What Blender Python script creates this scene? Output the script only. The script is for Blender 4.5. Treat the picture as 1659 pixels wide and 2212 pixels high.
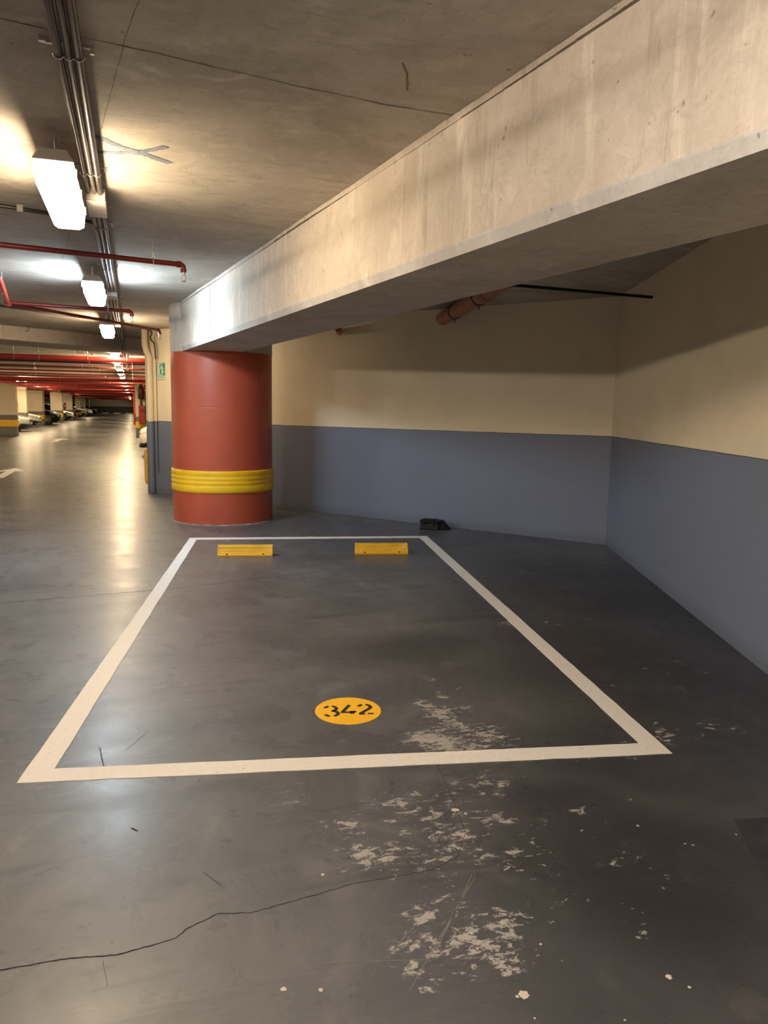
import bpy, bmesh, math, random
from mathutils import Vector, Matrix
random.seed(7)
S = bpy.context.scene
for o in list(bpy.data.objects):
    bpy.data.objects.remove(o, do_unlink=True)
COL = S.collection
PI = math.pi

# ---------------------------------------------------------------- camera
F_PX, PITCH, ROLL, YAW, EYE = 1651.45, 0.13344957, -0.01620998, math.radians(18.1135), 1.45
cr, sr, cp, sp, cw, sw = math.cos(ROLL), math.sin(ROLL), math.cos(PITCH), math.sin(PITCH), math.cos(YAW), math.sin(YAW)
M = Matrix(((cw, sw, 0), (-sw, cw, 0), (0, 0, 1))) @ Matrix(((1, 0, 0), (0, -sp, cp), (0, -cp, -sp))) @ Matrix(((cr, -sr, 0), (sr, cr, 0), (0, 0, 1)))
cam_data = bpy.data.cameras.new('camera')
cam = bpy.data.objects.new('camera', cam_data)
COL.objects.link(cam)
rt, dn, fw = M.col[0], M.col[1], M.col[2]
cam.matrix_world = Matrix(((rt[0], -dn[0], -fw[0], 0), (rt[1], -dn[1], -fw[1], 0), (rt[2], -dn[2], -fw[2], EYE), (0, 0, 0, 1)))
cam_data.sensor_fit = 'VERTICAL'
cam_data.sensor_height = 36.0
cam_data.lens = F_PX / 2212 * 36.0
cam_data.clip_start = 0.05
cam_data.clip_end = 400
S.camera = cam

# ---------------------------------------------------------------- light and exposure
S.view_settings.view_transform = 'Standard'
S.view_settings.look = 'None'
S.view_settings.gamma = 1.0
S.view_settings.use_curve_mapping = False
S.view_settings.exposure = 0.0
LAMP = 95.0                                   # radiance of a lamp diffuser
WARM, MID, COOL, FAR = (1.0, 0.785, 0.51), (1.0, 0.865, 0.71), (0.72, 0.88, 1.0), (1.0, 0.76, 0.44)
W = bpy.data.worlds.new('world')
S.world = W
W.use_nodes = True
W.node_tree.nodes['Background'].inputs[0].default_value = (0.9, 0.8, 0.7, 1)
W.node_tree.nodes['Background'].inputs[1].default_value = 0.0
S.cycles.max_bounces = 8
S.cycles.diffuse_bounces = 6
S.cycles.glossy_bounces = 3
S.cycles.caustics_reflective = True
S.cycles.sample_clamp_indirect = 6.0

# ---------------------------------------------------------------- materials
MATS = {}
def nodes(name):
    m = bpy.data.materials.new(name)
    m.use_nodes = True
    nt = m.node_tree
    return m, nt, nt.nodes['Principled BSDF']
def c4(c):
    return (c[0], c[1], c[2], 1.0)
def plain(name, col, rough=0.5, metal=0.0, spec=0.5, vary=0.12, scale=9.0):
    if name in MATS: return MATS[name]
    m, nt, b = nodes(name)
    tc = nt.nodes.new('ShaderNodeTexCoord')
    n = nt.nodes.new('ShaderNodeTexNoise'); n.inputs['Scale'].default_value = scale; n.inputs['Detail'].default_value = 4
    nt.links.new(tc.outputs['Object'], n.inputs['Vector'])
    r = nt.nodes.new('ShaderNodeValToRGB')
    r.color_ramp.elements[0].position = 0.3; r.color_ramp.elements[1].position = 0.7
    r.color_ramp.elements[0].color = c4([x * (1 - vary) for x in col]); r.color_ramp.elements[1].color = c4([min(1, x * (1 + vary)) for x in col])
    nt.links.new(n.outputs['Fac'], r.inputs['Fac'])
    nt.links.new(r.outputs['Color'], b.inputs['Base Color'])
    b.inputs['Roughness'].default_value = rough; b.inputs['Metallic'].default_value = metal
    b.inputs['Specular IOR Level'].default_value = spec
    MATS[name] = m
    return m
def emit(name, col, strength):
    if name in MATS: return MATS[name]
    m, nt, b = nodes(name)
    b.inputs['Base Color'].default_value = c4((0.8, 0.8, 0.8))
    b.inputs['Emission Color'].default_value = c4(col)
    b.inputs['Emission Strength'].default_value = strength
    MATS[name] = m
    return m
def mixc(nt, fac, a, b, mode='MIX'):
    x = nt.nodes.new('ShaderNodeMix'); x.data_type = 'RGBA'; x.blend_type = mode
    for sock, v in ((0, fac), (6, a), (7, b)):
        if hasattr(v, 'links') or hasattr(v, 'is_linked'): nt.links.new(v, x.inputs[sock])
        elif isinstance(v, (int, float)): x.inputs[sock].default_value = v
        else: x.inputs[sock].default_value = c4(v)
    return x.outputs[2]
def mth(nt, op, a, b=None, c=None, clamp=False):
    x = nt.nodes.new('ShaderNodeMath'); x.operation = op; x.use_clamp = clamp
    for i, v in enumerate((a, b, c)):
        if v is None: continue
        if isinstance(v, (int, float)): x.inputs[i].default_value = v
        else: nt.links.new(v, x.inputs[i])
    return x.outputs[0]
def noise(nt, vec, scale, detail=5, rough=0.55, stretch=None, dist=0.0):
    if stretch:
        mp = nt.nodes.new('ShaderNodeMapping'); mp.inputs['Scale'].default_value = stretch
        nt.links.new(vec, mp.inputs['Vector']); vec = mp.outputs['Vector']
    n = nt.nodes.new('ShaderNodeTexNoise'); n.inputs['Scale'].default_value = scale
    n.inputs['Detail'].default_value = detail; n.inputs['Roughness'].default_value = rough
    n.inputs['Distortion'].default_value = dist
    nt.links.new(vec, n.inputs['Vector'])
    return n.outputs['Fac']
def sstep(nt, v, lo, hi):
    x = nt.nodes.new('ShaderNodeMapRange'); x.interpolation_type = 'SMOOTHSTEP'
    nt.links.new(v, x.inputs[0]); x.inputs[1].default_value = lo; x.inputs[2].default_value = hi
    return x.outputs[0]
def bump(nt, b, h, strength, dist=0.01):
    x = nt.nodes.new('ShaderNodeBump'); x.inputs['Strength'].default_value = strength; x.inputs['Distance'].default_value = dist
    nt.links.new(h, x.inputs['Height']); nt.links.new(x.outputs['Normal'], b.inputs['Normal'])

def concrete(name, base, dark, light, streak=False, rough=0.8, swirl=True):
    m, nt, b = nodes(name)
    P = nt.nodes.new('ShaderNodeTexCoord').outputs['Object']
    big = noise(nt, P, 0.9, 6, 0.6, dist=0.6)
    mid = noise(nt, P, 4.0, 7, 0.65, stretch=(1, 1, 1), dist=0.8)
    fine = noise(nt, P, 60, 4, 0.7)
    col = mixc(nt, sstep(nt, big, 0.32, 0.68), dark, base)
    col = mixc(nt, mth(nt, 'MULTIPLY', sstep(nt, mid, 0.5, 0.75), 0.6), col, light)
    if streak:
        st = noise(nt, P, 13, 8, 0.7, stretch=(1, 1, 0.16), dist=0.5)
        patch = noise(nt, P, 1.6, 3, 0.5, stretch=(1, 1, 0.8))
        k = mth(nt, 'MULTIPLY', sstep(nt, st, 0.52, 0.66), sstep(nt, patch, 0.46, 0.66))
        col = mixc(nt, mth(nt, 'MULTIPLY', k, 0.5), col, [x * 0.55 for x in dark])
        bl = noise(nt, P, 5, 9, 0.72, stretch=(1, 1, 0.7), dist=1.2)
        col = mixc(nt, mth(nt, 'MULTIPLY', sstep(nt, bl, 0.5, 0.7), 0.45), col, dark)
        st2 = noise(nt, P, 8, 7, 0.65, stretch=(1.3, 1.3, 0.12), dist=0.4)
        col = mixc(nt, mth(nt, 'MULTIPLY', sstep(nt, st2, 0.55, 0.72), 0.4), col, [min(1, x * 1.25) for x in light])
    if swirl:
        sc = noise(nt, P, 3.0, 8, 0.7, stretch=(0.5, 2.2, 1), dist=1.5)
        col = mixc(nt, mth(nt, 'MULTIPLY', sstep(nt, sc, 0.52, 0.66), 0.6), col, dark)
    mot = noise(nt, P, 7.5, 10, 0.78, stretch=(1, 1, 1.3), dist=0.9)
    col = mixc(nt, mth(nt, 'MULTIPLY', sstep(nt, mot, 0.48, 0.66), 0.42), col, [x * 0.82 for x in dark])
    col = mixc(nt, mth(nt, 'MULTIPLY', sstep(nt, noise(nt, P, 19, 8, 0.75, dist=0.6), 0.55, 0.72), 0.4), col, light)
    pits = sstep(nt, noise(nt, P, 26, 2, 0.5), 0.71, 0.77)
    col = mixc(nt, mth(nt, 'MULTIPLY', pits, 0.6), col, [x * 0.4 for x in dark])
    col = mixc(nt, 0.18, col, mixc(nt, fine, (0.1, 0.09, 0.08), (0.9, 0.85, 0.8)), 'OVERLAY')
    nt.links.new(col, b.inputs['Base Color'])
    b.inputs['Roughness'].default_value = rough
    b.inputs['Specular IOR Level'].default_value = 0.35
    bump(nt, b, mth(nt, 'ADD', mth(nt, 'MULTIPLY', mid, 0.7), mth(nt, 'MULTIPLY', fine, 0.15)), 0.25, 0.012)
    MATS[name] = m
    return m

def tiers(name, cols, cuts, rough=0.55, line=True):
    """painted wall: colours stacked by height, cuts in world metres"""
    m, nt, b = nodes(name)
    g = nt.nodes.new('ShaderNodeNewGeometry').outputs['Position']
    sx = nt.nodes.new('ShaderNodeSeparateXYZ'); nt.links.new(g, sx.inputs[0]); z = sx.outputs['Z']
    wob = mth(nt, 'MULTIPLY', mth(nt, 'SUBTRACT', noise(nt, g, 5, 2), 0.5), 0.008)
    zz = mth(nt, 'ADD', z, wob)
    col = mixc(nt, 0.0, cols[0], cols[0])
    for c, k in zip(cols[1:], cuts):
        col = mixc(nt, mth(nt, 'GREATER_THAN', zz, k), col, c)
    if line:
        d = mth(nt, 'LESS_THAN', mth(nt, 'ABSOLUTE', mth(nt, 'SUBTRACT', zz, cuts[-1] - 0.003)), 0.004)
        col = mixc(nt, mth(nt, 'MULTIPLY', d, 0.7), col, (0.06, 0.05, 0.045))
    big = noise(nt, g, 1.3, 5, 0.6)
    col = mixc(nt, mth(nt, 'MULTIPLY', sstep(nt, big, 0.4, 0.75), 0.12), col, (0.1, 0.09, 0.08))
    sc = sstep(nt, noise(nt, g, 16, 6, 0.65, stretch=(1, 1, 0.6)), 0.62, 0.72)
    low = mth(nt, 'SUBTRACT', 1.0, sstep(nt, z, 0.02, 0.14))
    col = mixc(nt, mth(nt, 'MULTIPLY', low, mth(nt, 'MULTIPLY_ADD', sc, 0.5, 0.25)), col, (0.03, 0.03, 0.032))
    nt.links.new(col, b.inputs['Base Color'])
    b.inputs['Roughness'].default_value = rough
    b.inputs['Specular IOR Level'].default_value = 0.35
    bump(nt, b, noise(nt, g, 45, 4, 0.6), 0.12, 0.004)
    MATS[name] = m
    return m

CREAM, GREY, YEL = (0.74, 0.64, 0.46), (0.155, 0.178, 0.24), (0.85, 0.46, 0.015)
m_wall = tiers('two_tone_wall_paint', [GREY, CREAM], [1.2])
m_pillar = tiers('pillar_paint', [(0.16, 0.16, 0.165), CREAM], [0.94], line=False)
m_farwall = tiers('far_wall_paint', [(0.05, 0.052, 0.055), (0.42, 0.38, 0.29)], [1.2])
m_ceil = concrete('ceiling_concrete', (0.50, 0.455, 0.39), (0.33, 0.295, 0.25), (0.62, 0.57, 0.49), rough=0.7)
m_beam = concrete('beam_concrete', (0.62, 0.55, 0.47), (0.46, 0.40, 0.335), (0.72, 0.65, 0.56), streak=True, swirl=False)
m_chamfer = concrete('chamfer_concrete', (0.62, 0.60, 0.58), (0.42, 0.40, 0.38), (0.72, 0.70, 0.68), swirl=False)
m_joint = plain('joint_dark', (0.16, 0.135, 0.11), 0.9, vary=.4, scale=20)
m_red_col = plain('red_column_paint', (0.45, 0.080, 0.038), 0.42, vary=0.06, scale=3)
m_yel_col = plain('yellow_band_paint', (0.90, 0.52, 0.012), 0.45, vary=0.08, scale=6)
m_yel = plain('yellow_paint', YEL, 0.5, vary=0.1)
m_red = plain('red_pipe_paint', (0.20, 0.016, 0.012), 0.38, vary=0.12)
m_redbright = plain('bright_red_paint', (0.48, 0.035, 0.025), 0.38, vary=0.1)
m_redcab = plain('red_cabinet_paint', (0.24, 0.014, 0.009), 0.4)
m_brown = plain('brown_drain_pipe', (0.36, 0.115, 0.06), 0.5)
m_black = plain('black_plastic', (0.005, 0.005, 0.0055), 0.45, spec=0.25)
m_conduit = plain('dark_conduit', (0.035, 0.027, 0.025), 0.35)
m_steel = plain('zinc_steel', (0.55, 0.53, 0.5), 0.35, metal=0.85)
m_greyplastic = plain('grey_plastic', (0.52, 0.48, 0.43), 0.5)
m_creampipe = tiers('drain_pipe_paint', [GREY, CREAM], [1.19], line=False)
m_white = plain('white_paint', (0.8, 0.78, 0.73), 0.5)
m_green = plain('sign_green', (0.02, 0.30, 0.15), 0.4)
m_signwhite = plain('sign_white', (0.62, 0.64, 0.58), 0.4)

def line_paint():
    m, nt, b = nodes('worn_white_line_paint')
    P = nt.nodes.new('ShaderNodeTexCoord').outputs['Object']
    n1 = noise(nt, P, 14, 8, 0.75); n2 = noise(nt, P, 2.0, 3)
    w = sstep(nt, mth(nt, 'ADD', n1, mth(nt, 'MULTIPLY', n2, 0.25)), 0.76, 0.82)
    fine = noise(nt, P, 70, 3, 0.6)
    col = mixc(nt, fine, (0.66, 0.61, 0.56), (0.88, 0.83, 0.78))
    col = mixc(nt, mth(nt, 'MULTIPLY', w, 0.75), col, (0.30, 0.27, 0.24))
    nt.links.new(col, b.inputs['Base Color']); b.inputs['Roughness'].default_value = 0.6
    return m
m_line = line_paint()

WEAR = [(1.30, 3.02, .38, .45, 1.0), (1.45, 3.35, .25, .3, .8), (0.70, 2.30, .16, .16, 1.0), (0.66, 2.45, .12, .12, .8), (0.75, 1.92, .14, .10, .95), (0.70, 1.80, .12, .10, .95), (0.95, 1.80, .25, .2, .7),
        (0.95, 2.25, .6, .6, .80), (0.9, 1.7, .4, .25, .85), (1.25, 2.55, .35, .3, .7), (1.9, 2.7, .35, .25, .6), (0.55, 2.62, .3, .25, .55), (1.35, 2.0, .6, .5, .5), (1.0, 2.75, .5, .2, .62),
        (1.6, 3.7, .4, .4, .5), (2.6, 4.6, .7, .25, .45), (0.2, 3.9, .12, .5, .5), (2.35, 2.75, .4, .2, .7), (2.9, 3.5, .5, .5, .45), (2.5, 3.3, .3, .3, .5)]
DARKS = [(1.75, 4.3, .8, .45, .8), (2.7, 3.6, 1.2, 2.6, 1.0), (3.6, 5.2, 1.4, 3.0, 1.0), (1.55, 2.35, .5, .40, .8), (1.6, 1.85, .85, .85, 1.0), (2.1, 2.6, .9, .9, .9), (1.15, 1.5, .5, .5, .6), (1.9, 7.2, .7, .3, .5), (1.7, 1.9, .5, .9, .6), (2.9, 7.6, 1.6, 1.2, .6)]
def floor_mat():
    m, nt, b = nodes('painted_concrete_floor')
    P = nt.nodes.new('ShaderNodeNewGeometry').outputs['Position']
    def mask(items, soft=0.0):
        tot = None
        for (x, y, rx, ry, s) in items:
            mp = nt.nodes.new('ShaderNodeMapping'); mp.vector_type = 'POINT'
            mp.inputs['Location'].default_value = (-x / rx, -y / ry, 0); mp.inputs['Scale'].default_value = (1 / rx, 1 / ry, 0)
            nt.links.new(P, mp.inputs['Vector'])
            ln = nt.nodes.new('ShaderNodeVectorMath'); ln.operation = 'LENGTH'; nt.links.new(mp.outputs[0], ln.inputs[0])
            v = mth(nt, 'MULTIPLY', mth(nt, 'SUBTRACT', 1.0, sstep(nt, ln.outputs['Value'], 0.2, 1.15)), s)
            tot = v if tot is None else mth(nt, 'MAXIMUM', tot, v)
        return tot
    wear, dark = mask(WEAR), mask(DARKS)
    big = noise(nt, P, 0.7, 6, 0.6, dist=0.8)
    mid = noise(nt, P, 3.2, 7, 0.65, stretch=(1, 0.7, 1), dist=1.0)
    streak = noise(nt, P, 2.5, 6, 0.65, stretch=(0.45, 2.2, 1), dist=0.6)
    fine = noise(nt, P, 38, 5, 0.7)
    col = mixc(nt, sstep(nt, big, 0.3, 0.7), (0.068, 0.070, 0.079), (0.122, 0.122, 0.127))
    col = mixc(nt, mth(nt, 'MULTIPLY', sstep(nt, mid, 0.48, 0.72), 0.55), col, (0.185, 0.182, 0.182))
    col = mixc(nt, mth(nt, 'MULTIPLY', sstep(nt, streak, 0.52, 0.68), 0.5), col, (0.044, 0.044, 0.049))
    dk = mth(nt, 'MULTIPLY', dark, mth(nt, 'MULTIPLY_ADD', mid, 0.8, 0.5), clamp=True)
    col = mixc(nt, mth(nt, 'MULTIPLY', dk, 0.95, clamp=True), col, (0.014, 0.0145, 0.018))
    # flaking: bare concrete shows through the paint
    fl = mth(nt, 'ADD', mth(nt, 'MULTIPLY', noise(nt, P, 26, 10, 0.8, stretch=(0.75, 1.25, 1), dist=0.5), 0.66), mth(nt, 'MULTIPLY', noise(nt, P, 4.2, 5, 0.65), 0.46))
    th = mth(nt, 'SUBTRACT', fl, mth(nt, 'SUBTRACT', 0.708, mth(nt, 'MULTIPLY', wear, 0.15)))
    flk = sstep(nt, th, 0.0, 0.025)
    col = mixc(nt, mth(nt, 'MULTIPLY', flk, 0.85), col, mixc(nt, fine, (0.26, 0.245, 0.225), (0.50, 0.47, 0.43)))
    col = mixc(nt, 0.22, col, mixc(nt, fine, (0.2, 0.2, 0.2), (0.8, 0.8, 0.8)), 'OVERLAY')
    nt.links.new(col, b.inputs['Base Color'])
    rg = mth(nt, 'ADD', mth(nt, 'MULTIPLY', mid, 0.20), mth(nt, 'MULTIPLY', streak, 0.16))
    rg = mth(nt, 'ADD', rg, 0.11)
    rg = mth(nt, 'ADD', rg, mth(nt, 'MULTIPLY', flk, 0.3))
    nt.links.new(mth(nt, 'ADD', rg, 0.22), b.inputs['Roughness'])
    nt.links.new(rg, b.inputs['Coat Roughness'])
    nt.links.new(mth(nt, 'MULTIPLY', mth(nt, 'SUBTRACT', 1.0, flk), 0.42), b.inputs['Coat Weight'])
    b.inputs['Specular IOR Level'].default_value = 0.5
    bump(nt, b, mth(nt, 'ADD', mth(nt, 'MULTIPLY', mid, 0.6), mth(nt, 'MULTIPLY', fine, 0.10)), 0.10, 0.01)
    return m
m_floor = floor_mat()

# ---------------------------------------------------------------- mesh helpers
class MB:
    def __init__(s): s.v, s.f, s.mi, s.sm = [], [], [], []
    def add(s, vs, fs, mi=0, smooth=False):
        n = len(s.v); s.v += [tuple(v) for v in vs]
        for f in fs:
            s.f.append([i + n for i in f]); s.mi.append(mi); s.sm.append(smooth)
        return s
    def box(s, c, d, rot=0.0, mi=0, tilt=None):
        vs = []
        R = Matrix.Rotation(rot, 3, 'Z')
        if tilt is not None: R = R @ tilt
        for x in (-.5, .5):
            for y in (-.5, .5):
                for z in (-.5, .5):
                    vs.append(Vector(c) + R @ Vector((x * d[0], y * d[1], z * d[2])))
        return s.add(vs, [(0, 1, 3, 2), (4, 6, 7, 5), (0, 4, 5, 1), (2, 3, 7, 6), (0, 2, 6, 4), (1, 5, 7, 3)], mi)
    def bbox(s, a, b, mi=0):
        return s.box([(a[i] + b[i]) / 2 for i in range(3)], [abs(b[i] - a[i]) for i in range(3)], 0, mi)
    def tube(s, pts, r, seg=12, mi=0, cap=True):
        pts = [Vector(p) for p in pts]
        rs = r if isinstance(r, (list, tuple)) else [r] * len(pts)
        rings = []
        up = Vector((0, 0, 1))
        t0 = (pts[1] - pts[0]).normalized()
        n = t0.cross(up)
        if n.length < 1e-4: n = t0.cross(Vector((0, 1, 0)))
        n.normalize()
        for i, p in enumerate(pts):
            if i == 0: t = pts[1] - pts[0]
            elif i == len(pts) - 1: t = pts[-1] - pts[-2]
            else: t = (pts[i + 1] - pts[i]).normalized() + (pts[i] - pts[i - 1]).normalized()
            t.normalize()
            n = (n - t * n.dot(t)).normalized()
            bb = t.cross(n)
            k = 1.0
            if 0 < i < len(pts) - 1:
                a = (pts[i + 1] - pts[i]).normalized().dot(t); k = 1 / max(a, 0.5)
            rings.append([p + (n * math.cos(2 * PI * j / seg) + bb * math.sin(2 * PI * j / seg)) * rs[i] for j in range(seg)])
        vs = [v for rg in rings for v in rg]
        fs = [(i * seg + j, i * seg + (j + 1) % seg, (i + 1) * seg + (j + 1) % seg, (i + 1) * seg + j) for i in range(len(pts) - 1) for j in range(seg)]
        s.add(vs, fs, mi, True)
        if cap:
            m_ = len(pts) - 1
            s.add(rings[0], [list(range(seg))[::-1]], mi); s.add(rings[m_], [list(range(seg))], mi)
        return s
    def lathe(s, prof, c=(0, 0, 0), seg=48, mi=0, axis='z', smooth=True):
        vs = []
        for (r, h) in prof:
            for j in range(seg):
                a = 2 * PI * j / seg
                p = (r * math.cos(a), r * math.sin(a), h)
                if axis == 'y': p = (p[0], p[2], p[1])
                if axis == 'x': p = (p[2], p[0], p[1])
                vs.append(Vector(c) + Vector(p))
        n = len(prof)
        fs = [(i * seg + j, i * seg + (j + 1) % seg, (i + 1) * seg + (j + 1) % seg, (i + 1) * seg + j) for i in range(n - 1) for j in range(seg)]
        s.add(vs, fs, mi, smooth)
        for k in (0, n - 1):
            if prof[k][0] > 1e-6:
                s.add(vs[k * seg:(k + 1) * seg], [list(range(seg))], mi)
        return s
    def prism(s, poly, z0, z1, mi=0):
        n = len(poly)
        vs = [(p[0], p[1], z0) for p in poly] + [(p[0], p[1], z1) for p in poly]
        fs = [list(range(n))[::-1], [i + n for i in range(n)]] + [(i, (i + 1) % n, (i + 1) % n + n, i + n) for i in range(n)]
        return s.add(vs, fs, mi)
    def sweep(s, prof, p0, p1, mi=0, smooth=False):
        """profile of (u,z) pairs extruded from p0 to p1 along a horizontal line, u to the right of the run"""
        p0, p1 = Vector(p0), Vector(p1)
        d = (p1 - p0).normalized(); r = Vector((d.y, -d.x, 0))
        n = len(prof)
        vs = [p + r * u + Vector((0, 0, z)) for p in (p0, p1) for (u, z) in prof]
        fs = [list(range(n)), [i + n for i in range(n)][::-1]] + [(i, i + n, (i + 1) % n + n, (i + 1) % n) for i in range(n)]
        return s.add(vs, fs, mi, smooth)
    def build(s, name, mats, parent=None, bevel=0.0, seg=2, recalc=True):
        me = bpy.data.meshes.new(name)
        me.from_pydata(s.v, [], s.f)
        if not isinstance(mats, (list, tuple)): mats = [mats]
        for m in mats: me.materials.append(m)
        me.polygons.foreach_set('material_index', s.mi); me.polygons.foreach_set('use_smooth', s.sm)
        if recalc:
            bm = bmesh.new(); bm.from_mesh(me); bmesh.ops.recalc_face_normals(bm, faces=bm.faces); bm.to_mesh(me); bm.free()
        me.update()
        o = bpy.data.objects.new(name, me); COL.objects.link(o)
        if parent: o.parent = parent
        if bevel:
            b = o.modifiers.new('bevel', 'BEVEL'); b.width = bevel; b.segments = seg; b.limit_method = 'ANGLE'; b.angle_limit = math.radians(40)
            b.harden_normals = False
        return o
def thing(name, label, cat, loc=(0, 0, 0), rz=0.0, group=None):
    o = bpy.data.objects.new(name, None); COL.objects.link(o)
    o.location = loc; o.rotation_euler = (0, 0, rz); o.empty_display_size = 0.1
    o['label'] = label; o['category'] = cat
    if group: o['group'] = group
    return o
def tag(o, label, cat, group=None):
    o['label'] = label; o['category'] = cat
    if group: o['group'] = group
    return o
def struct(o, label, cat):
    o['kind'] = 'structure'; o['label'] = label; o['category'] = cat
    return o
def copy_tree(o, parent=None):
    c = o.copy(); COL.objects.link(c); c.parent = parent
    for ch in list(o.children): copy_tree(ch, c)
    return c
ORD = ['first', 'second', 'third', 'fourth', 'fifth', 'sixth', 'seventh', 'eighth', 'ninth', 'tenth', 'eleventh', 'twelfth', 'thirteenth', 'fourteenth', 'fifteenth', 'sixteenth',
       'seventeenth', 'eighteenth', 'nineteenth', 'twentieth', 'twenty-first', 'twenty-second', 'twenty-third', 'twenty-fourth', 'twenty-fifth', 'twenty-sixth', 'twenty-seventh',
       'twenty-eighth', 'twenty-ninth', 'thirtieth', 'thirty-first', 'thirty-second', 'thirty-third', 'thirty-fourth', 'thirty-fifth', 'thirty-sixth', 'thirty-seventh', 'thirty-eighth', 'thirty-ninth', 'fortieth', 'forty-first', 'forty-second']

# ---------------------------------------------------------------- setting
CEIL = 2.68
CORNER = Vector((4.94, 7.181, 0))
WEND = Vector((0.20, 13.505, 0))            # left end of the back wall, by the aisle
DB = (CORNER - WEND).normalized()
NB = Vector((DB.y, -DB.x, 0))                # points to the camera side
if NB.y > 0: NB = -NB
DR = Vector((3.373 - 4.94, 3.294 - 7.181, 0)).normalized()
NRout = Vector((-DR.y, DR.x, 0))
if NRout.x < 0: NRout = -NRout

def strip(mb, pts, w, z, mi=0, taper=False):
    """flat irregular ribbon"""
    pts = [Vector((p[0], p[1], 0)) for p in pts]
    vs = []
    for i, p in enumerate(pts):
        t = (pts[min(i + 1, len(pts) - 1)] - pts[max(i - 1, 0)]).normalized()
        n = Vector((-t.y, t.x, 0))
        ww = (w[i] if isinstance(w, (list, tuple)) else w) / 2
        vs += [p + n * ww + Vector((0, 0, z)), p - n * ww + Vector((0, 0, z))]
    mb.add(vs, [(2 * i, 2 * i + 1, 2 * i + 3, 2 * i + 2) for i in range(len(pts) - 1)], mi)
def jag(pts, step, amp):
    out = []
    for a, b in zip(pts[:-1], pts[1:]):
        a, b = Vector(a), Vector(b); n = max(1, int((b - a).length / step))
        for i in range(n): out.append(a.lerp(b, i / n) + Vector((random.uniform(-amp, amp), random.uniform(-amp, amp))))
    out.append(Vector(pts[-1]))
    return [(p.x, p.y) for p in out]

fl = MB()
fl.bbox((-11.6, -6.3, -0.2), (6.8, 141.5, 0.0))
crack = jag([(-0.60, 2.0), (-0.365, 2.008), (-0.221, 2.005), (-0.071, 1.98), (0.073, 2.002), (0.1, 2.031), (0.193, 2.074), (0.283, 2.051), (0.422, 2.068), (0.601, 2.097), (0.86, 2.094)], 0.012, 0.0022)
n = len(crack)
strip(fl, crack, [0.0055 * (1 - 0.75 * i / n) * random.uniform(0.6, 1.3) for i in range(n)], 0.0006, 1)
strip(fl, jag([(0.86, 2.094), (0.976, 2.139), (1.054, 2.26), (1.108, 2.511), (1.158, 2.775)], 0.02, 0.003), 0.0016, 0.0006, 1)
strip(fl, jag([(-2.9, 14.2), (-2.148, 14.594), (-1.554, 15.169), (0.067, 16.079)], 0.1, 0.012), 0.018, 0.0006, 1)
strip(fl, jag([(-2.148, 14.594), (-1.866, 12.109), (-1.713, 11.081), (-1.5, 9.6)], 0.1, 0.014), 0.035, 0.0006, 2)
strip(fl, jag([(-1.4, 5.95), (-0.965, 6.046), (0.108, 6.192), (0.547, 6.281), (1.546, 6.557)], 0.06, 0.006), 0.008, 0.0006, 1)
strip(fl, jag([(-1.05, 20.5), (-0.55, 17.6), (0.05, 14.6)], 0.2, 0.02), 0.03, 0.0006, 2)
def zpx(x, y):
    d = M @ Vector((x - 829.5, y - 1106, F_PX)); t = -EYE / d.z
    return (d.x * t, d.y * t)
def blob(x, y, r, mi, k=0.5):
    cx_, cy_ = zpx(x, y); n = 14
    vs = [(cx_ + r * (1 + random.uniform(-k, k) * .6) * math.cos(2 * PI * i / n), cy_ + r * (1 + random.uniform(-k, k) * .6) * math.sin(2 * PI * i / n), 0.0008) for i in range(n)]
    fl.add(vs, [list(range(n))], mi)
for x, y, r in ((983, 1750, .013), (1133, 2150, .014), (1118, 2153, .005), (1445, 2111, .008), (1489, 2133, .005), (1019, 2016, .004), (1480, 1823, .004), (1497, 1826, .004), (1378, 1784, .005), (697, 1890, .006), (693, 2139, .006),
                (612, 2137, .008), (1168, 2040, .004), (1590, 1803, .004), (1006, 1758, .006), (1350, 2204, .003), (1155, 2200, .003)):
    blob(x, y, r, 3)
for a, b, w in (((1020, 1890), (935, 2070), .0022), ((1026, 1895), (925, 2072), .0016), ((905, 1990), (828, 2075), .002), ((1012, 1915), (885, 2140), .0014), ((1000, 2072), (1085, 2064), .003), ((690, 2080), (930, 2073), .0018),
                ((1465, 1482), (1490, 1500), .004), ((800, 2010), (760, 2060), .0016), ((20, 1213), (60, 1213), .018), ((590, 1348), (640, 1354), .010)):
    strip(fl, jag([zpx(*a), zpx(*b)], 0.03, 0.001), w * .8, 0.0008, 5)
for a, b, w in (((215, 1615), (225, 1660), .004), ((222, 2075), (232, 2130), .0012), ((320, 1580), (270, 1622), .002), ((440, 1885), (480, 1915), .0016), ((284, 1789), (297, 1795), .006)):
    strip(fl, jag([zpx(*a), zpx(*b)], 0.03, 0.001), w, 0.0008, 1)
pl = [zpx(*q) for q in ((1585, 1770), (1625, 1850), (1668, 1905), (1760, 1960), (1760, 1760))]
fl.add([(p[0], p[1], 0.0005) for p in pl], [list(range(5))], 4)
m_crack = plain('crack_dark', (0.012, 0.011, 0.010), 0.9)
m_scuff = plain('floor_scuff', (0.16, 0.15, 0.14), 0.5)
m_scratch = plain('floor_scratch', (0.24, 0.22, 0.20), 0.6)
m_splash = plain('pale_splash', (0.55, 0.50, 0.42), 0.7)
m_dark_patch = plain('dark_floor_patch', (0.03, 0.03, 0.036), 0.4, vary=.4)  # darker tone for the flat polygon at the right of the floor
struct(fl.build('floor', [m_floor, m_crack, m_scuff, m_splash, m_dark_patch, m_scratch], recalc=False), 'dark grey painted concrete garage floor with worn flaking paint and a crack', 'floor')

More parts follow.
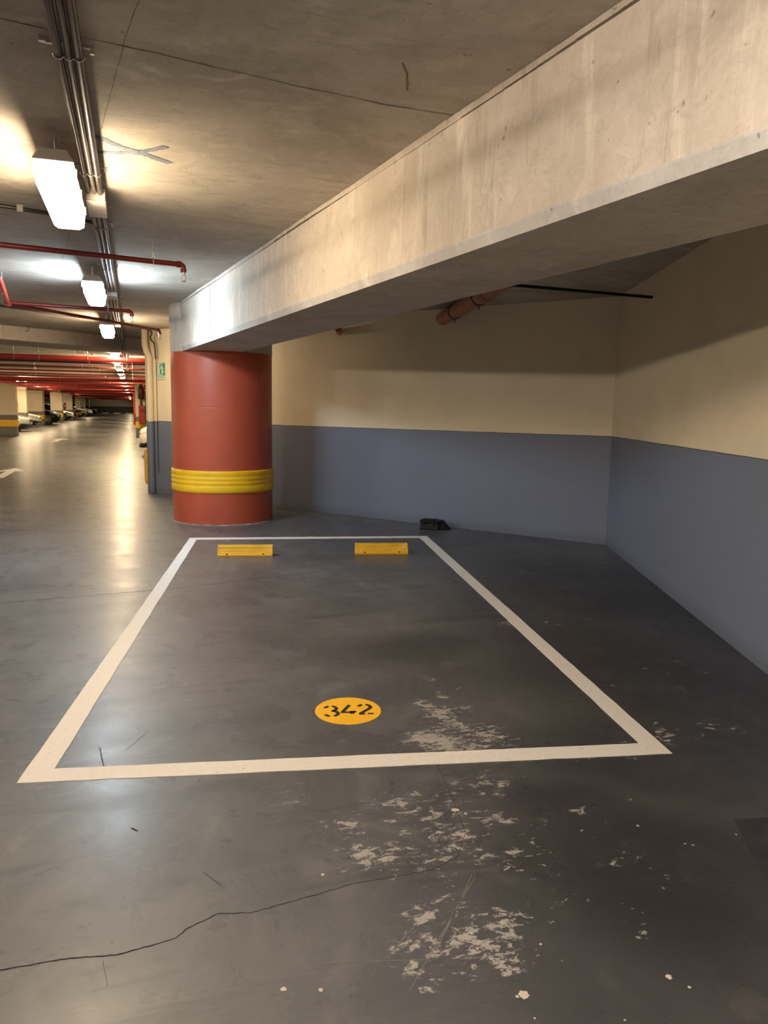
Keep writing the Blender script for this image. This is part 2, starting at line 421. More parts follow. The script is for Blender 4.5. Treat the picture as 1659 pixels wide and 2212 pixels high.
ce = MB()
ce.bbox((-11.6, -6.3, CEIL), (6.8, 141.5, CEIL + 0.2))
zc = CEIL - 0.0008
strip(ce, jag([(-1.6, 2.86), (-0.377, 2.916), (0.005, 2.979), (0.629, 3.094), (1.002, 3.147), (1.323, 3.158)], 0.05, 0.004), [random.uniform(0.003, 0.011) for _ in range(200)], zc, 1)
strip(ce, jag([(0.09, 2.3), (0.048, 2.643), (0.005, 2.926), (-0.115, 3.936), (-0.21, 5.6), (-0.40, 6.14), (-0.605, 7.8)], 0.08, 0.0015), 0.003, zc, 1)
strip(ce, jag([(0.948, 2.765), (1.0, 2.86), (1.044, 2.985)], 0.03, 0.003), 0.008, zc, 2)
strip(ce, jag([(3.0, 6.3), (3.6, 6.05), (4.5, 5.9)], 0.08, 0.004), 0.01, zc, 1)
strip(ce, jag([(-1.5, 5.0), (0.9, 5.45)], 0.08, 0.004), 0.005, zc, 1)
m_rust = plain('rusty_streak', (0.20, 0.12, 0.06), 0.9)
struct(ce.build('ceiling', [m_ceil, m_joint, m_rust], recalc=False), 'bare concrete garage ceiling with formwork joints', 'ceiling')

def slab(p0, p1, off, name, mat, label, z1=CEIL):
    mb = MB(); q = [p0, p1, p1 + off, p0 + off]
    mb.prism([(v.x, v.y) for v in q], 0, z1)
    return struct(mb.build(name, mat), label, 'wall')
slab(WEND, CORNER + DB * 0.3, -NB * 0.22, 'wall_back', m_wall, 'cream over blue-grey painted wall behind the parking bay')
slab(CORNER, CORNER + DR * 14.2, NRout * 0.2, 'wall_right', m_wall, 'cream over blue-grey painted wall on the right')
w = MB(); w.bbox((-11.6, 140, 0), (6.8, 140.2, CEIL)); struct(w.build('wall_far', m_farwall), 'pale wall with dark lower half at the far end of the aisle', 'wall')
w = MB(); w.bbox((-11.6, -6.3, 0), (-11.4, 140, CEIL)); struct(w.build('wall_left', m_farwall), 'wall behind the parked cars on the left', 'wall')
w = MB(); w.bbox((-11.4, -6.3, 0), (6.6, -6.1, CEIL)); struct(w.build('wall_rear', m_wall), 'painted wall behind the camera', 'wall')
w = MB(); w.bbox((6.6, -6.3, 0), (6.8, 140, CEIL)); struct(w.build('wall_right_bays', m_farwall), 'wall closing the right-hand parking bays', 'wall')

# ---------------------------------------------------------------- lamps
def make_lamp(tint):
    t = thing('ceiling_lamp', '', 'lamp', group='lit ceiling lamps along the aisle')
    L, wb, wt = 0.47, 0.066, 0.085
    def ring(y, hw, z): return [(-hw, y, z), (hw, y, z)]
    d = MB()                                    # glowing cover: bottom and long sides
    vs = [(-wt, -L, 2.59), (-wt, L, 2.59), (-wb - .012, L - .03, 2.50), (-wb - .012, -L + .03, 2.50), (-wb + .012, -L + .045, 2.482), (-wb + .012, L - .045, 2.482),
          (wb - .012, L - .045, 2.482), (wb - .012, -L + .045, 2.482), (wb + .012, -L + .03, 2.50), (wb + .012, L - .03, 2.50), (wt, L, 2.59), (wt, -L, 2.59)]
    d.add(vs, [(0, 1, 2, 3), (3, 2, 5, 4), (4, 5, 6, 7), (7, 6, 9, 8), (8, 9, 10, 11)], 0)
    d.add(vs, [(0, 3, 4, 7, 8, 11), (1, 10, 9, 6, 5, 2)], 1)
    dm = {'w': emit('lamp_glow_warm', WARM, LAMP * 0.85), 'm': emit('lamp_glow_neutral', MID, LAMP * 1.4), 'c': emit('lamp_glow_cool', COOL, LAMP * 1.3), 'f': emit('lamp_glow_far', FAR, LAMP * 2.3)}[tint]
    em = {'f': emit('lamp_end_far', FAR, 0.5), 'w': emit('lamp_end_warm', WARM, 2.6), 'm': emit('lamp_end_neutral', MID, 0.8), 'c': emit('lamp_end_cool', COOL, 2.6)}[tint]
    d.build('diffuser', [dm, em], t)
    h = MB()                                    # housing: tapered tray
    a = [(-wt - .004, -L - .006, 2.591), (wt + .004, -L - .006, 2.591), (wt + .004, L + .006, 2.591), (-wt - .004, L + .006, 2.591)]
    b = [(-.06, -L + .03, 2.652), (.06, -L + .03, 2.652), (.06, L - .03, 2.652), (-.06, L - .03, 2.652)]
    h.add(a + b, [(0, 3, 2, 1), (4, 5, 6, 7), (0, 1, 5, 4), (1, 2, 6, 5), (2, 3, 7, 6), (3, 0, 4, 7)])
    h.build('housing', m_greyplastic, t, bevel=0.006)
    for y in (-.3, .3):
        b_ = MB(); b_.box((0, y, 2.649), (0.06, 0.03, 0.012)); b_.tube([(0, y, 2.65), (0, y, 2.74)], .006, 6); b_.build('mounting_bracket', m_steel, t)
    for sx in (-1, 1):
        for y in (-.36, 0.0, .36):
            c = MB(); c.box((sx * (wt + .005), y, 2.572), (0.008, 0.03, 0.035)); c.build('clip', m_greyplastic, t)
    return t
LAMPS = [(-3.30, 'm', -.06), (0.62, 'm', -.06), (4.36, 'w', -.06), (7.90, 'c', -.06), (11.80, 'w', -.06), (16.4, 'w', -.06), (18.6, 'w', -.12), (21.2, 'f', -.13), (24.6, 'f', -.13), (27.9, 'f', -.13), (34.0, 'f', -.13), (40.5, 'f', -.13), (48.7, 'f', -.13), (60.0, 'f', -.13),
         (72.0, 'f', -.13), (86.0, 'f', -.13), (102.0, 'f', -.13), (119.0, 'f', -.13), (135.0, 'f', -.13)]
protos = {}
for i, (y, t, dz) in enumerate(LAMPS):
    if t not in protos: o = protos[t] = make_lamp(t)
    else: o = copy_tree(protos[t])
    o.location = (-0.312 - 0.0008 * y, y, dz)
    k = i - 2
    if k < 0: o['label'] = ['lit ceiling lamp behind the camera, farther of two', 'lit ceiling lamp almost overhead of the camera, out of frame'][i]
    elif k == 0: o['label'] = 'nearest and largest lit ceiling lamp, warm white, beside the conduit box'
    elif k == 1: o['label'] = 'cool white lit ceiling lamp, second along the aisle, before the sprinkler pipes'
    elif k == 2: o['label'] = 'warm lit ceiling lamp just in front of the far concrete beam'
    else: o['label'] = ORD[k] + ' lit ceiling lamp along the aisle, counted from the nearest'

# unseen fill lamps over the left-hand bays, added to lift the ambient light
for i, (x, y) in enumerate([(xx, yy) for yy in (20.5, 27.0, 33.5, 41.0, 50.0) for xx in (-8.4,)] + [(-5.5, -2.0), (-5.5, 2.0), (-5.5, 5.2), (-5.5, 8.5)]):
    o = copy_tree(protos['m' if y < 10 else 'f']); o.location = (x, y, 0)
    o['group'] = 'added fill lamps over the left bays'
    o['label'] = ORD[i] + ' added fill lamp, unseen, over the bays left of the picture'

for i, (y, lab) in enumerate(((38.9, 'nearest'), (41.8, 'second'), (46.0, 'third'), (53.2, 'fourth'), (64.2, 'fifth'), (73.6, 'sixth'), (96.0, 'seventh'))):  # fourth and fifth are added to light the pillar fronts
    o = copy_tree(protos['f']); o.location = (-5.1, y, -.06)
    o['group'] = 'lit ceiling lamps behind the long red main'
    o['label'] = lab + ' of the lit lamps glinting above the left pillars by the long red pipe'

# ---------------------------------------------------------------- concrete beam and red column
DBM = Vector((-0.115, 0.99337, 0)); NBM = Vector((0.99337, 0.115, 0)); B0 = Vector((1.107, 4.979, 0))
zb = 2.108
p0, p1 = B0 + DBM * -11.0, B0 + DBM * 4.70
bt = thing('concrete_beam', 'deep bare concrete beam crossing overhead to the red column', 'beam', B0)
def beam_part(prof, name, mat, bev=0.0):
    mb = MB(); mb.sweep(prof, p0 - B0, p1 - B0); return mb.build(name, mat, bt, bevel=bev)
beam_part([(0.0, CEIL - .03), (0.0, zb + .042), (0.012, zb + .042), (0.69, zb + .02), (0.69, CEIL), (0.02, CEIL), (0.02, CEIL - .03)], 'web', m_beam)
beam_part([(-0.004, zb + .040), (0.018, zb), (0.675, zb), (0.69, zb + .02), (0.3, zb + .042)], 'soffit', m_beam, 0.004)
ch = MB(); ch.sweep([(-0.008, zb + .046), (-0.006, zb + .038), (0.014, zb - .002), (0.022, zb + .0), (0.010, zb + .046)], p0 - B0, p1 - B0); ch.build('chamfer', m_chamfer, bt)
lp = MB()
n = 150
for i in range(n):                              # ragged lip of the formwork joint under the slab
    a = -11 + 15.7 * i / n; b = a + 15.7 / n
    th = 0.007 + 0.003 * math.sin(i * .37) + random.uniform(-.001, .001); hh = 0.026 + 0.005 * math.sin(i * .21 + 1) + random.uniform(-.0015, .0015)
    lp.sweep([(-th, CEIL - .001), (-th * .6, CEIL - hh), (0.022, CEIL - hh), (0.022, CEIL - .001)], DBM * a, DBM * b)
lp.build('joint_lip', m_beam, bt)
jl = MB()                                       # two casting joints on the beam face
for t_, z0, z1 in ((3.05, 2.20, 2.655), (-3.75, 2.32, 2.66)):
    pts = [DBM * (t_ + random.uniform(-.006, .006) + (0.03 * (CEIL - z) if t_ < 0 else 0)) + Vector((0, 0, z)) + NBM * -0.001 for z in [z0 + (z1 - z0) * k / 10 for k in range(11)]]
    jl.tube(pts, 0.0022, 5)
jl.build('casting_joint', m_joint, bt)
CC = Vector((1.084, 10.057, 0)); R = 0.631
ct = thing('round_column', 'thick round red column with yellow bumper band at the head of the bay', 'column', CC)
mb = MB(); mb.lathe([(R, 0.0), (R, 1.43), (R, 1.437), (R - .0015, 1.440), (R, 1.443), (R, 1.45), (R, zb)], seg=96); mb.build('shaft', m_red_col, ct)
mb = MB(); mb.lathe([(R + .004, zb), (R + .004, CEIL)], seg=96); mb.build('capital', m_beam, ct)
prof = [(R - .002, 0.395), (R + .012, 0.400)]
for k, (z, d) in enumerate(((.425, .016), (.455, .017), (.480, .016), (.492, .009), (.504, .017), (.520, .018), (.535, .017), (.548, .009), (.560, .017), (.575, .018), (.590, .016), (.602, .010), (.615, .017), (.655, .017))):
    prof.append((R + d, z))
prof += [(R + .012, .668), (R - .002, .672)]
mb = MB(); mb.lathe(prof, seg=96); mb.build('bumper_band', m_yel_col, ct)
mb = MB()
rr = [R + random.uniform(.006, .03) for _ in range(96)]
vs = [(rr[j] * math.cos(2 * PI * j / 96), rr[j] * math.sin(2 * PI * j / 96), 0.0) for j in range(96)] + [((R - .01) * math.cos(2 * PI * j / 96), (R - .01) * math.sin(2 * PI * j / 96), 0.022) for j in range(96)]
mb.add(vs, [(j, (j + 1) % 96, (j + 1) % 96 + 96, j + 96) for j in range(96)], 0, True); mb.build('grout_ring', plain('grout', (0.22, 0.2, 0.18), 0.8, vary=0.4), ct)

# ---------------------------------------------------------------- floor markings of the bay
SL = [(-0.465, 3.073), (0.558, 8.628), (3.201, 8.171), (2.169, 2.582)]
SI = [(-0.338, 3.160), (0.622, 8.490), (3.075, 8.067), (2.093, 2.709)]
mb = MB()
NSEG = 40
for k in range(4):
    a, b, c, d = Vector(SL[k]), Vector(SL[(k + 1) % 4]), Vector(SI[(k + 1) % 4]), Vector(SI[k])
    pts_o = [a.lerp(b, i / NSEG) + (Vector((random.uniform(-.002, .002), random.uniform(-.002, .002))) if 0 < i < NSEG else Vector((0, 0))) for i in range(NSEG + 1)]
    pts_i = [d.lerp(c, i / NSEG) + (Vector((random.uniform(-.002, .002), random.uniform(-.002, .002))) if 0 < i < NSEG else Vector((0, 0))) for i in range(NSEG + 1)]
    n = NSEG + 1
    vs = [(p.x, p.y, .002) for p in pts_o] + [(p.x, p.y, .002) for p in pts_i] + [(p.x, p.y, .0) for p in pts_o] + [(p.x, p.y, .0) for p in pts_i]
    fs = []
    for i in range(NSEG): fs += [(i, i + 1, n + i + 1, n + i), (i, 2 * n + i, 2 * n + i + 1, i + 1), (n + i, n + i + 1, 3 * n + i + 1, 3 * n + i)]
    mb.add(vs, fs)
tag(mb.build('parking_bay_outline', m_line, recalc=False), 'white painted outline of the empty parking bay on the dark floor', 'floor marking')

DC = Vector((0.951, 3.418, 0)); E1 = Vector((0.984, -0.180, 0)); E2 = Vector((0.180, 0.984, 0))
dt = thing('bay_number_disc', 'yellow painted disc with stencilled number 342 on the floor', 'floor marking', DC, math.atan2(E1.y, E1.x))
mb = MB()
pr = [(0.160 * (1 + random.uniform(-.012, .012)) * math.cos(2 * PI * j / 72), 0.166 * (1 + random.uniform(-.012, .012)) * math.sin(2 * PI * j / 72)) for j in range(72)]
mb.prism(pr, 0, 0.0018)
mb.build('disc', plain('yellow_disc_paint', (0.97, 0.53, 0.015), 0.5, vary=0.05, scale=12), dt)
m_digit = plain('black_stencil_paint', (0.02, 0.017, 0.014), 0.6)
def arc(cx, cy, rx, ry, a0, a1, n=12): return [(cx + rx * math.cos(math.radians(a0 + (a1 - a0) * i / n)), cy + ry * math.sin(math.radians(a0 + (a1 - a0) * i / n))) for i in range(n + 1)]
def digit(strokes, ox, oy):
    mb = MB()
    for pts, w_ in strokes:
        strip(mb, [(p[0] * 1.08 + ox, p[1] * 1.06 + oy) for p in pts], w_ + .003, 0.0024)
    mb.build('digit', m_digit, dt, recalc=False)
digit([(arc(0, .027, .025, .030, 165, 105), .015), (arc(.002, .027, .024, .030, 78, -50) + [(.004, .002)], .015), ([(.004, .002)] + arc(.0, -.030, .030, .030, 55, -72), .016), (arc(.0, -.030, .027, .030, -105, -165), .015)], -0.083, -0.002)
digit([([(.012, .058), (.0, .034), (-.026, -.022)], .016), ([(-.034, -.027), (.005, -.027)], .015), ([(.016, -.014), (.016, -.046)], .022), ([(.008, -.026), (.036, -.022)], .014)], 0.0, 0.004)
digit([(arc(0, .027, .026, .030, 165, 105), .015), (arc(.002, .027, .025, .030, 78, -40) + [(-.026, -.047)], .016), ([(-.032, -.052), (-.004, -.052)], .014), ([(.006, -.052), (.034, -.052)], .013)], 0.083, 0.004)

def arrow_mark(x, y, s, rz, label):
    mb = MB()
    mb.prism([(-.09, -1.6), (.09, -1.6), (.09, 0), (.32, -.12), (0, .9), (-.32, -.12), (-.09, 0)], 0, .002)
    o = mb.build('direction_arrow', m_line); o.location = (x, y, 0); o.scale = (s, s, 1); o.rotation_euler = (0, 0, rz)
    tag(o, label, 'floor marking')
arrow_mark(-2.55, 18.1, 1.0, 0.0, 'pale arrow painted on the aisle floor at the left edge')
arrow_mark(-2.95, 34.2, 1.3, 0.0, 'pale arrow painted on the aisle floor far beyond the first arrow')

# ---------------------------------------------------------------- wheel stops
def wheel_stop(a, b, label, sticker):
    a, b = Vector((a[0], a[1], 0)), Vector((b[0], b[1], 0)); L = (b - a).length
    t = thing('wheel_stop', label, 'wheel stop', (a + b) / 2, math.atan2((b - a).y, (b - a).x), 'yellow wheel stops')
    prof = [(0, 0), (0, .018), (.010, .026), (.016, .040), (.022, .044), (.028, .062), (.034, .066), (.040, .088), (.048, .100), (.115, .100), (.124, .090), (.150, .02), (.150, 0)]
    mb = MB(); mb.sweep([(-u, z) for u, z in prof], (-L / 2, 0, 0), (L / 2, 0, 0)); mb.build('body', m_yel, t, bevel=.003)
    for sx in (-1, 1):
        c = MB(); c.sweep([(-u + .002, z + (.003 if z > 0 else 0)) for u, z in prof], (sx * L / 2 - .006, 0, 0), (sx * L / 2 + .006, 0, 0)); c.build('end_cap', m_yel, t)
    for sx in (-.68, .68):
        c = MB(); c.lathe([(.008, 0), (.009, .004), (.006, .008)], (sx * L / 2, .006, .021), 12); c.build('bolt', m_black, t)
    if sticker:
        c = MB(); c.box((L / 2 - .037, .027, .066), (.024, .003, .026), 0, 0, Matrix.Rotation(math.radians(-24), 3, 'X')); c.build('sticker', m_signwhite, t)
wheel_stop((.746, 7.455), (1.255, 7.355), 'yellow wheel stop in the bay, the left one in front of the column', False)
wheel_stop((2.090, 7.255), (2.597, 7.155), 'yellow wheel stop with a white sticker, the right one by the wall', True)

# ---------------------------------------------------------------- bait box by the wall
bx = thing('bait_box', 'small black plastic bait box on the floor against the back wall', 'box', (3.43, 8.665, 0), math.atan2(DB.y, DB.x) + 0.42)
mb = MB()
mb.add([(-.12, -.08, 0), (.12, -.08, 0), (.13, .09, 0), (-.12, .09, 0), (-.105, -.07, .085), (.105, -.07, .085), (.11, .08, .085), (-.11, .08, .085)], [(0, 3, 2, 1), (4, 5, 6, 7), (0, 1, 5, 4), (1, 2, 6, 5), (2, 3, 7, 6), (3, 0, 4, 7)])
mb.build('base', m_black, bx, bevel=.008)
mb = MB(); mb.box((0, .005, .100), (.235, .175, .028)); mb.box((0, .005, .118), (.17, .11, .012)); mb.build('lid', m_black, bx, bevel=.008)
for sx in (-.07, .05):
    c = MB(); c.box((sx, -.086, .082), (.03, .012, .045)); c.build('latch', m_black, bx, bevel=.003)
mb = MB()
mb.add([(.10, -.06, 0), (.26, -.02, 0), (.26, .09, 0), (.10, .09, 0), (.10, -.05, .108), (.16, -.02, .112), (.16, .09, .112), (.10, .09, .108)], [(0, 3, 2, 1), (4, 5, 6, 7), (0, 1, 5, 4), (1, 2, 6, 5), (2, 3, 7, 6), (3, 0, 4, 7)])
mb.build('tunnel', m_black, bx, bevel=.012)

# ---------------------------------------------------------------- conduits, junction boxes
cd = thing('conduit_run', 'bundle of dark electrical conduits fixed along the ceiling beside the lamps', 'conduit', (-.18, 0, CEIL))
for dx, r_, mt in ((-.034, .0145, m_conduit), (0.0, .012, plain('grey_conduit', (0.10, 0.085, 0.078), 0.35)), (.032, .0155, m_conduit)):
    mb = MB(); pts = [(dx, -4.4, -.036), (dx, 13.6, -.036), (dx + .02, 14.15, -.10), (dx + .03, 14.5, -.25), (dx + .03, 16.1, -.26), (dx + .03, 16.35, -.12), (dx + .03, 16.5, -.036), (dx + .02, 29.4, -.036)]
    mb.tube(pts, r_, 10); mb.build('conduit', mt, cd)
for y in (1.0, 3.03, 4.45, 5.75, 7.4, 9.4, 11.2):
    c = MB()
    for dx in (-.034, 0, .032):
        c.tube([(dx + .017 * math.cos(a), y, -.036 + .017 * math.sin(a)) for a in [PI + PI * k / 8 for k in range(9)]], .003, 5)
    c.box((0, y, -.004), (.15, .014, .006)); c.box((-.082, y - .03, -.008), (.022, .02, .016)); c.box((.075, y, -.012), (.014, .012, .022))
    c.build('pipe_clip', m_steel, cd)
for i, (x, y, lab) in enumerate(((-.172, 5.02, 'grey junction box on the conduits beside the nearest lamp'), (-.185, 8.95, 'grey junction box on the conduits beside the cool white lamp'), (-.20, 12.1, 'grey junction box on the conduits near the far concrete beam'))):
    t = thing('junction_box', lab, 'junction box', (x, y, CEIL), 0, 'grey junction boxes on the conduit run')
    mb = MB(); mb.box((0, 0, -.045), (.10, .38 if i == 0 else .26, .07)); mb.build('box', m_greyplastic, t, bevel=.004)
    mb = MB(); mb.box((0, 0, -.084), (.106, .385 if i == 0 else .265, .010)); mb.build('cover', m_greyplastic, t, bevel=.003)
    for sy in (-1, 1):
        for sx in (-1, 1):
            s_ = MB(); s_.lathe([(.005, -.004), (.005, 0)], (sx * .042, sy * (.165 if i == 0 else .11), -.088), 8); s_.build('screw', m_steel, t)

# thin cable conduits crossing the ceiling
def simple_pipe(name, label, cat, pts, r, mat, group=None):
    mb = MB(); mb.tube(pts, r, 12); return tag(mb.build(name, mat), label, cat, group)
cb = thing('branch_conduit', 'thin dark conduit leading left from behind the nearest lamp', 'conduit', (0, 0, 0))
mb = MB(); mb.tube([(-.225, 5.62, 2.645), (-.30, 5.60, 2.655), (-.42, 5.53, 2.655), (-.72, 5.42, 2.655), (-2.6, 5.0, 2.655)], .013, 10); mb.build('conduit', m_conduit, cb)
c = MB(); c.box((-.64, 5.445, 2.655), (.035, .035, .042)); c.build('pipe_clip', m_steel, cb)
simple_pipe('cable_conduit', 'black cable crossing the ceiling and dropping to the drain pipe at the wall end', 'cable',
            [(-2.2, 10.2, 2.655), (-1.62, 10.75, 2.655), (-.30, 12.05, 2.655), (.18, 12.88, 2.655), (.29, 13.02, 2.64), (.315, 13.08, 2.60), (.29, 13.16, 2.55), (.30, 13.18, 2.50), (.345, 13.17, 2.45), (.36, 13.16, 2.32), (.362, 13.16, 2.2)], .014, m_conduit)
simple_pipe('wall_conduit', 'thin conduit running down beside the drain pipe, painted like the wall', 'conduit', [(.355, 13.235, 2.30), (.355, 13.235, 0.35)], .010, m_creampipe)

# ---------------------------------------------------------------- sprinkler pipes
def sprinkler_head(parent, p):
    h = MB(); h.tube([p, (p[0], p[1], p[2] - .02)], .012, 8)
    h.tube([(p[0] + .014 * math.cos(a), p[1], p[2] - .042 + .024 * math.sin(a)) for a in [PI * 2 * k / 12 for k in range(13)]], .0035, 6, cap=False)
    h.lathe([(.001, -.002), (.018, -.001), (.018, .001), (.001, .002)], (p[0], p[1], p[2] - .068), 12)
    h.build('sprinkler_head', m_steel, parent)
def hanger(parent, p, r, top=CEIL):
    h = MB(); h.tube([(p[0], p[1], top), (p[0], p[1], p[2] + r + .01)], .004, 6)
    h.tube([(p[0], p[1] + (r + .004) * math.cos(a), p[2] + (r + .004) * math.sin(a)) for a in [2 * PI * k / 14 for k in range(15)]], .005, 6, cap=False)
    h.box((p[0], p[1], p[2] + r + .02), (.022, .012, .05))
    h.build('hanger', m_steel, parent)
def branch(name, label, a, b, r, hang, mat=m_red):
    t = thing(name, label, 'pipe', (0, 0, 0), 0, 'red sprinkler branch pipes')
    a, b = Vector(a), Vector(b); d = (b - a).normalized()
    mb = MB(); mb.tube([a, b - d * .03, b - d * .01 + Vector((0, 0, -.004)), b + Vector((0, 0, -.015)), b + Vector((0, 0, -.055))], r, 14); mb.build('pipe', mat, t)
    e = MB(); e.tube([b - d * .05, b - d * .02], r + .005, 14); e.tube([b + Vector((0, 0, -.03)), b + Vector((0, 0, -.055))], r + .004, 14); e.build('elbow', mat, t)
    sprinkler_head(t, (b.x, b.y, b.z - .055))
    for k in hang: p = a.lerp(b, k); hanger(t, (p.x, p.y, p.z), r)
    return t
branch('sprinkler_pipe', 'red sprinkler pipe across the ceiling just beyond the nearest lamp', (-1.17, 5.76, 2.5), (.385, 6.11, 2.5), .0185, (.86,))
branch('sprinkler_pipe', 'red sprinkler pipe crossing just under the cool white lamp', (-1.245, 9.08, 2.5), (.010, 9.30, 2.5), .0185, (.8,))
branch('sprinkler_pipe', 'dark red sprinkler pipe running diagonally to the cream wall end', (-1.245, 9.17, 2.5), (.375, 11.40, 2.5), .0185, (.62,))
tr = thing('sprinkler_main', 'bright red sprinkler main along the ceiling at the left edge', 'pipe', (0, 0, 0))
mb = MB(); mb.tube([(-.90, -4.0, 2.5), (-1.02, 4.0, 2.5), (-1.065, 7.484, 2.5), (-1.22, 9.0, 2.5), (-1.235, 9.12, 2.5), (-1.24, 9.16, 2.49)], .024, 14); mb.build('pipe', m_redbright, tr)
mb = MB(); mb.lathe([(.034, -.05), (.034, .05)], (-1.232, 9.12, 2.5), 14, axis='y'); mb.build('tee', m_redbright, tr)
hanger(tr, (-1.15, 8.2, 2.5), .024)

def crossing(y, z, r, mat, x0, x1, label, hangs, skew=0.0):
    t = thing('crossing_pipe', label, 'pipe', (0, y, z), 0, 'red pipes across the aisle beyond the far beam')
    mb = MB(); mb.tube([(x0, skew * x0, 0), (x1, skew * x1, 0)], r, 12); mb.build('pipe', mat, t)
    for hx in hangs: hanger(t, (hx, skew * hx, 0), r, CEIL - z)
ys = [(16.7, 2.36, .052, m_redbright), (18.4, 2.38, .036, plain('dark_red_pipe', (.06, .008, .008), .4)), (21.0, 2.38, .026, m_red), (23.6, 2.38, .026, m_red), (26.1, 2.38, .022, m_red), (28.7, 2.39, .022, m_red), (31.4, 2.37, .055, m_redbright)]
y = 34.2
while y < 136:
    ys.append((y, 2.37, .032 if len(ys) % 3 else .045, m_red if len(ys) % 4 else m_redbright)); y += 2.9 + 0.02 * (y - 30)
for i, (y, z, r, mt) in enumerate(ys):
    hg = [x for x in ((-2.2, -1.75, -.85, -.1) if i == 0 else (-2.6 - .25 * (i % 3), -1.2 + .3 * (i % 2), .0))]
    lab = ('thick bright red pipe across the aisle right behind the far concrete beam' if i == 0 else 'blackish red pipe across the aisle, next after the thick bright red one' if i == 1
           else ORD[i] + ' red pipe across the aisle counted from the far concrete beam')
    crossing(y, z, r, mt, -11.3, 0.42 if i < 2 else 6.5, lab, hg if y < 60 else ())
lm = thing('long_red_main', 'bright red main pipe running along the tops of the left pillars', 'pipe', (-4.62, 0, 2.24))
mb = MB(); mb.tube([(0, 17.5, 0), (0, 138, 0)], .05, 12); mb.build('pipe', m_redbright, lm)
for y in range(19, 60, 6): hanger(lm, (0, y, 0), .05, CEIL - 2.24)

# far concrete beam across the aisle, at the wall end
FB0, FB1 = Vector((-1.969, 13.631, 0)), Vector((0.211, 15.211, 0)); dfb = (FB1 - FB0).normalized()
mb = MB(); mb.sweep([(0, 2.456), (0, CEIL), (-1.15, CEIL), (-1.15, 2.456)], FB0 - dfb * 9.0, FB1 + dfb * 5.0)
tag(mb.build('ceiling_beam', m_beam, bevel=.01), 'shallow concrete beam crossing the aisle ceiling before the rows of red pipes', 'beam')
mb = MB(); mb.bbox((-11.4, 29.6, 2.47), (6.5, 30.6, CEIL)); tag(mb.build('ceiling_beam', m_beam, bevel=.01), 'second shallow concrete beam, seen between the red pipes farther down the aisle', 'beam')
hk = MB(); hk.tube([(-1.55, 13.55, CEIL), (-1.55, 13.55, 2.60), (-1.575, 13.54, 2.59), (-1.60, 13.53, 2.585)], .006, 6)
tag(hk.build('ceiling_hook', m_conduit), 'small dark hook under the ceiling in front of the far beam', 'hook')
sb = thing('ceiling_bracket', 'small grey metal bracket hanging under the ceiling behind the far beam', 'bracket', (-1.03, 17.9, 0))
mb = MB(); mb.box((0, 0, 2.58), (.14, .2, .09)); mb.build('box', m_greyplastic, sb, bevel=.01)
for sx in (-.14, .12): c = MB(); c.tube([(sx, 0, CEIL), (sx, 0, 2.50)], .01, 6); c.build('rod', m_steel, sb)
c = MB(); c.tube([(.12, 0, 2.62), (.22, 0, 2.50)], .014, 6); c.build('arm', m_steel, sb)

# ---------------------------------------------------------------- wall end: drain pipe, sign, guard
dp = thing('drain_pipe', 'vertical drain pipe with an offset bend at the wall end, painted cream and grey', 'pipe', (0.255, 13.34, 0))
mb = MB(); mb.tube([(.015, 0, .04), (.012, 0, 2.22)], .052, 18); mb.build('pipe', m_creampipe, dp)
mb = MB(); mb.tube([(.012, 0, 2.20), (.01, 0, 2.25), (-.03, 0, 2.33), (-.05, 0, 2.42), (-.055, 0, 2.50), (-.055, 0, CEIL)], .05, 18)
mb.build('offset_bend', m_creampipe, dp)
for z in (2.21, .035):
    c = MB(); c.lathe([(.058, -.03), (.058, .03)], (.014, 0, z), 18); c.build('collar', m_creampipe, dp)
es = thing('exit_sign', 'green and white running-man emergency exit sign on the cream wall', 'sign', (0, 0, 0))
SG = Vector((.447, 13.178, 0)); ang = math.atan2(DB.y, DB.x)
es.location = SG + NB * 0.004; es.rotation_euler = (0, 0, ang)
# sign-local: x along the wall (to the right), -y out of the wall, z up
def sp_(poly, name, mat, d0, d1):
    mb = MB(); n = len(poly)
    vs = [(p[0], -d0, p[1]) for p in poly] + [(p[0], -d1, p[1]) for p in poly]
    mb.add(vs, [list(range(n)), [i + n for i in range(n)][::-1]] + [(i, (i + 1) % n, (i + 1) % n + n, i + n) for i in range(n)])
    return mb.build(name, mat, es)
def rect(x0, z0, x1, z1): return [(x0, z0), (x1, z0), (x1, z1), (x0, z1)]
hw = .10
sp_(rect(-hw, 1.938, hw, 2.140), 'panel', m_signwhite, 0, .003)
sp_(rect(-hw, 1.936, -hw + .006, 2.142), 'border', m_green, .003, .0042)
sp_(rect(-hw, 2.134, hw, 2.140), 'border', m_green, .003, .0042)
sp_(rect(-hw, 1.938, hw, 1.944), 'border', m_green, .003, .0042)
sp_([(-.028, 1.965), (.028, 1.952), (.028, 2.128), (-.028, 2.108)], 'door_pictogram', m_green, .003, .0045)
sp_(rect(.045, 1.946, hw, 2.134), 'door_pictogram', m_green, .003, .0045)
